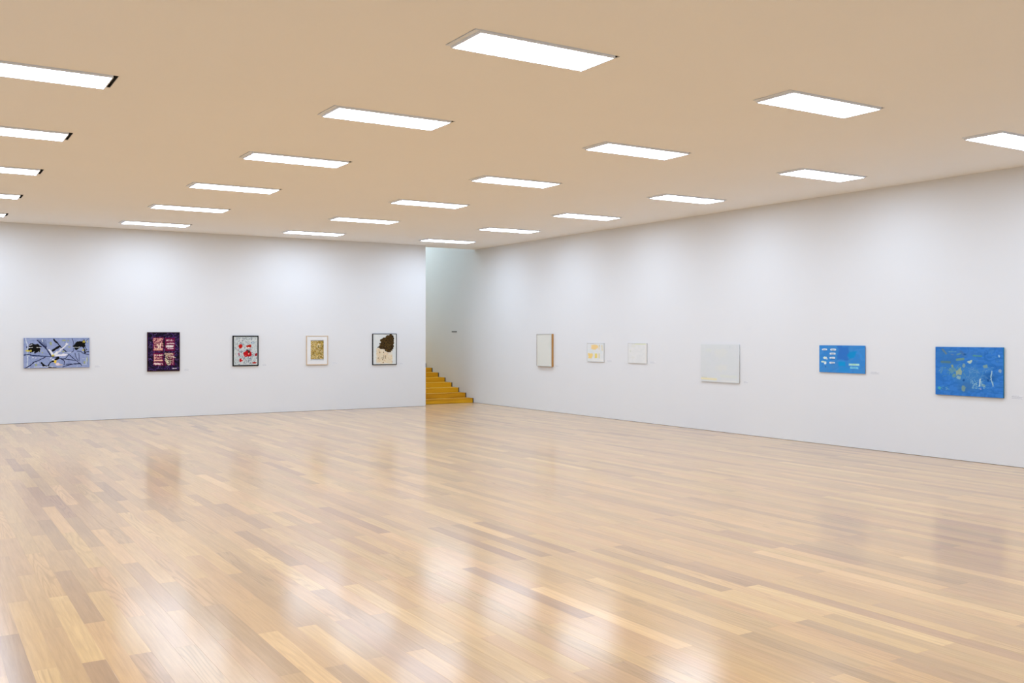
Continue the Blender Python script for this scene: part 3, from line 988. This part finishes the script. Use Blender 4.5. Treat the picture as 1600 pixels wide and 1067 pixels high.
A.poly([(738, 545), (878, 550), (878, 582), (738, 582)], (120, 196, 226), rough=4, soft=5); A.stroke([(760, 562), (840, 562)], 10, (80, 160, 200), 0.8)
unframed('painting', 'right', 11.007, 0.955, 1.260, 1.730, 0.020, A, (52, 120, 188),
         'bright blue canvas with small white tags on its left half')

# ---- right wall 6: large blue canvas with scratched yellow-green marks
A = Art(192, 192, 1140, 905, 330, 250, (50, 118, 198))
A.mottle([(46, 114, 194), (54, 122, 204), (44, 112, 190), (58, 124, 202)], 80, 0.8, aspect=1.5)
A.mottle([(40, 104, 180), (58, 126, 206)], 24, 0.3, aspect=2.0)
A.blob(720, 600, 230, 120, (66, 132, 196), 0.55, soft=60); A.blob(430, 520, 150, 110, (62, 126, 190), 0.5, soft=50); A.blob(560, 290, 200, 50, (66, 116, 184), 0.5, soft=30)
A.scribble((240, 230, 1100, 860), 70, 40, 9, [(60, 118, 186), (74, 134, 196), (40, 100, 176), (84, 140, 186)], 0.5)
A.blob(420, 390, 170, 60, (52, 110, 176), 0.7, soft=30); A.blob(330, 300, 120, 60, (54, 116, 180), 0.6, soft=30); A.blob(940, 620, 90, 60, (34, 92, 158), 0.7, soft=24)
A.blob(700, 650, 160, 150, (62, 124, 186), 0.6, soft=40); A.blob(640, 780, 90, 70, (58, 112, 172), 0.7, soft=24)
YG = (150, 164, 120)
for x0, y0, x1, y1, w_, c_ in [(290, 230, 350, 290, 26, (104, 126, 132)), (390, 262, 490, 262, 14, (96, 150, 180)), (510, 305, 560, 285, 22, (96, 146, 150)),
                               (735, 315, 850, 322, 20, (84, 146, 140)), (505, 380, 595, 365, 34, (112, 148, 130)), (280, 415, 400, 420, 30, (84, 122, 130)),
                               (275, 505, 350, 500, 12, (104, 150, 160)), (240, 555, 290, 520, 10, (104, 150, 180)), (420, 300, 460, 310, 12, (96, 130, 170)),
                               (560, 260, 600, 300, 40, (70, 112, 164))]:
    A.stroke([(x0, y0), (x1, y1)], w_, c_, 0.85, rough=6, soft=5)
A.poly([(650, 405), (720, 370), (705, 430), (670, 430)], (176, 196, 180), 0.95, rough=6, size=16)
A.poly([(860, 455), (920, 440), (935, 490), (880, 490)], (124, 156, 154), 0.9, rough=6, size=16)
A.blob(600, 462, 24, 26, (132, 160, 160), 0.85); A.blob(540, 560, 36, 50, (160, 172, 140), 0.85, rough=.6); A.blob(440, 540, 44, 44, (110, 150, 150), 0.6, rough=.8)
A.blob(460, 610, 26, 24, (112, 152, 140), 0.8); A.blob(525, 640, 34, 24, (150, 180, 176), 0.8); A.blob(440, 470, 18, 20, YG, 0.8)
A.blob(595, 800, 30, 44, (140, 160, 130), 0.7); A.blob(252, 805, 20, 22, (80, 176, 170), 0.85); A.blob(875, 738, 26, 18, (130, 160, 164), 0.85)
A.scribble((640, 480, 1010, 780), 60, 44, 7, [(92, 150, 190), (120, 164, 196), (80, 140, 190), (100, 140, 190)], 0.6)
A.scribble((270, 440, 620, 640), 26, 30, 7, [(120, 160, 150), (90, 150, 180)], 0.7)
A.scribble((720, 620, 900, 790), 12, 36, 9, [(150, 190, 200), (126, 176, 196)], 0.75)
A.stroke([(985, 530), (975, 640), (1005, 740)], 14, (150, 186, 206), rough=5); A.stroke([(830, 650), (820, 750)], 16, (190, 212, 216), rough=4)
A.scribble((240, 780, 420, 830), 8, 24, 7, [(90, 160, 180), (120, 160, 190)], 0.8)
A.blob(1083, 315, 14, 16, (150, 190, 216)); A.blob(1095, 525, 18, 26, (130, 160, 190)); A.blob(615, 300, 20, 12, (24, 84, 150), .8); A.blob(600, 675, 16, 18, (22, 74, 138), .8)
A.blob(935, 665, 16, 22, (22, 78, 144), .8); A.blob(835, 790, 12, 12, (140, 150, 200))
unframed('painting', 'right', 8.671, 1.099, 0.986, 1.726, 0.030, A, (14, 120, 140),
         'large blue canvas scratched with yellow green and white marks')

# ------------------------------------------------------------------ captions beside the works (three faint lines on a clear strip)
M_CAP = plain('clear_caption_film', (0.80, 0.80, 0.81), 0.6)
M_INK = plain('grey_caption_lettering', (0.46, 0.47, 0.49), 0.7)


def caption(wall, a0, a1, ztop, zbot, label, dens):
    w = abs(a1 - a0)
    h = max(ztop - zbot, 0.03)
    r = empty('wall_caption', ((a0 + a1) / 2, YB - OFF, zbot) if wall == 'back' else (XR - OFF, (a0 + a1) / 2, zbot),
              0.0 if wall == 'back' else -math.pi / 2)
    mesh_obj('film', *box_vf(-w / 2 - 0.004, w / 2 + 0.004, -0.0006, 0.0, -0.004, h + 0.004), M_CAP, r)
    rg = np.random.default_rng(int(abs(a0) * 1000))
    n = 4
    for k in range(n):
        z = h - (k + 0.5) * h / n
        x = -w / 2
        end = w / 2 * (0.35 if k == 0 else (1.0 if k % 2 else 0.7))
        bars = []
        while x < end:
            l = rg.uniform(0.006, 0.016)
            bars.append(box_vf(x, min(x + l, w / 2), -0.0011, -0.0006, z - h / n * dens, z + h / n * dens))
            x += l + 0.004
        if bars:
            mesh_obj('text_line', *merge(*bars), M_INK, r)
    tag(r, label, 'caption', 'captions beside the works')


caption('back', 3.499, 3.619, 1.228, 1.183, 'faint grey wall caption right of the wide blue violet canvas', 0.22)
caption('back', 5.452, 5.569, 1.121, 1.066, 'faint grey wall caption right of the dark purple painting', 0.22)
caption('back', 7.313, 7.425, 1.205, 1.150, 'faint grey wall caption right of the sheet with red blots', 0.22)
caption('back', 9.130, 9.270, 1.228, 1.166, 'faint grey wall caption right of the gold print', 0.14)
caption('back', 11.019, 11.113, 1.172, 1.137, 'faint grey wall caption between the brown collage and the stair opening', 0.22)
caption('right', 19.665, 19.526, 1.165, 1.132, 'faint grey wall caption right of the wooden box framed panel', 0.2)
caption('right', 17.573, 17.400, 1.340, 1.306, 'faint grey wall caption right of the sheet with yellow patches', 0.2)
caption('right', 16.064, 15.895, 1.343, 1.299, 'faint grey wall caption right of the nearly blank white sheet', 0.2)
caption('right', 13.314, 13.197, 1.025, 0.987, 'faint grey wall caption right of the large pale grey canvas', 0.24)
caption('right', 10.434, 10.260, 1.301, 1.258, 'faint grey wall caption right of the blue canvas with white tags', 0.24)
caption('right', 8.014, 7.855, 1.033, 0.983, 'faint grey wall caption right of the scratched blue canvas', 0.24)

# small dark sign on the wall beside the stairs
sg = empty('wall_sign', (XR - OFF, 24.895, 1.995), -math.pi / 2)
M_SIGN = plain('dark_grey_sign', (0.10, 0.11, 0.11), 0.6)
M_SIGN2 = plain('sign_lettering', (0.22, 0.23, 0.23), 0.6)
mesh_obj('plate', *bevel_box_vf(-0.155, 0.155, -0.006, 0.0, 0.0, 0.034, 0.001), M_SIGN, sg)
bars = [box_vf(-0.14 + 0.028 * i, -0.14 + 0.028 * i + (0.014 if i % 3 else 0.02), -0.0068, -0.006, 0.009, 0.025) for i in range(10)]
mesh_obj('lettering', *merge(*bars), M_SIGN2, sg)
tag(sg, 'small dark lettered strip on the white wall beside the staircase', 'sign')
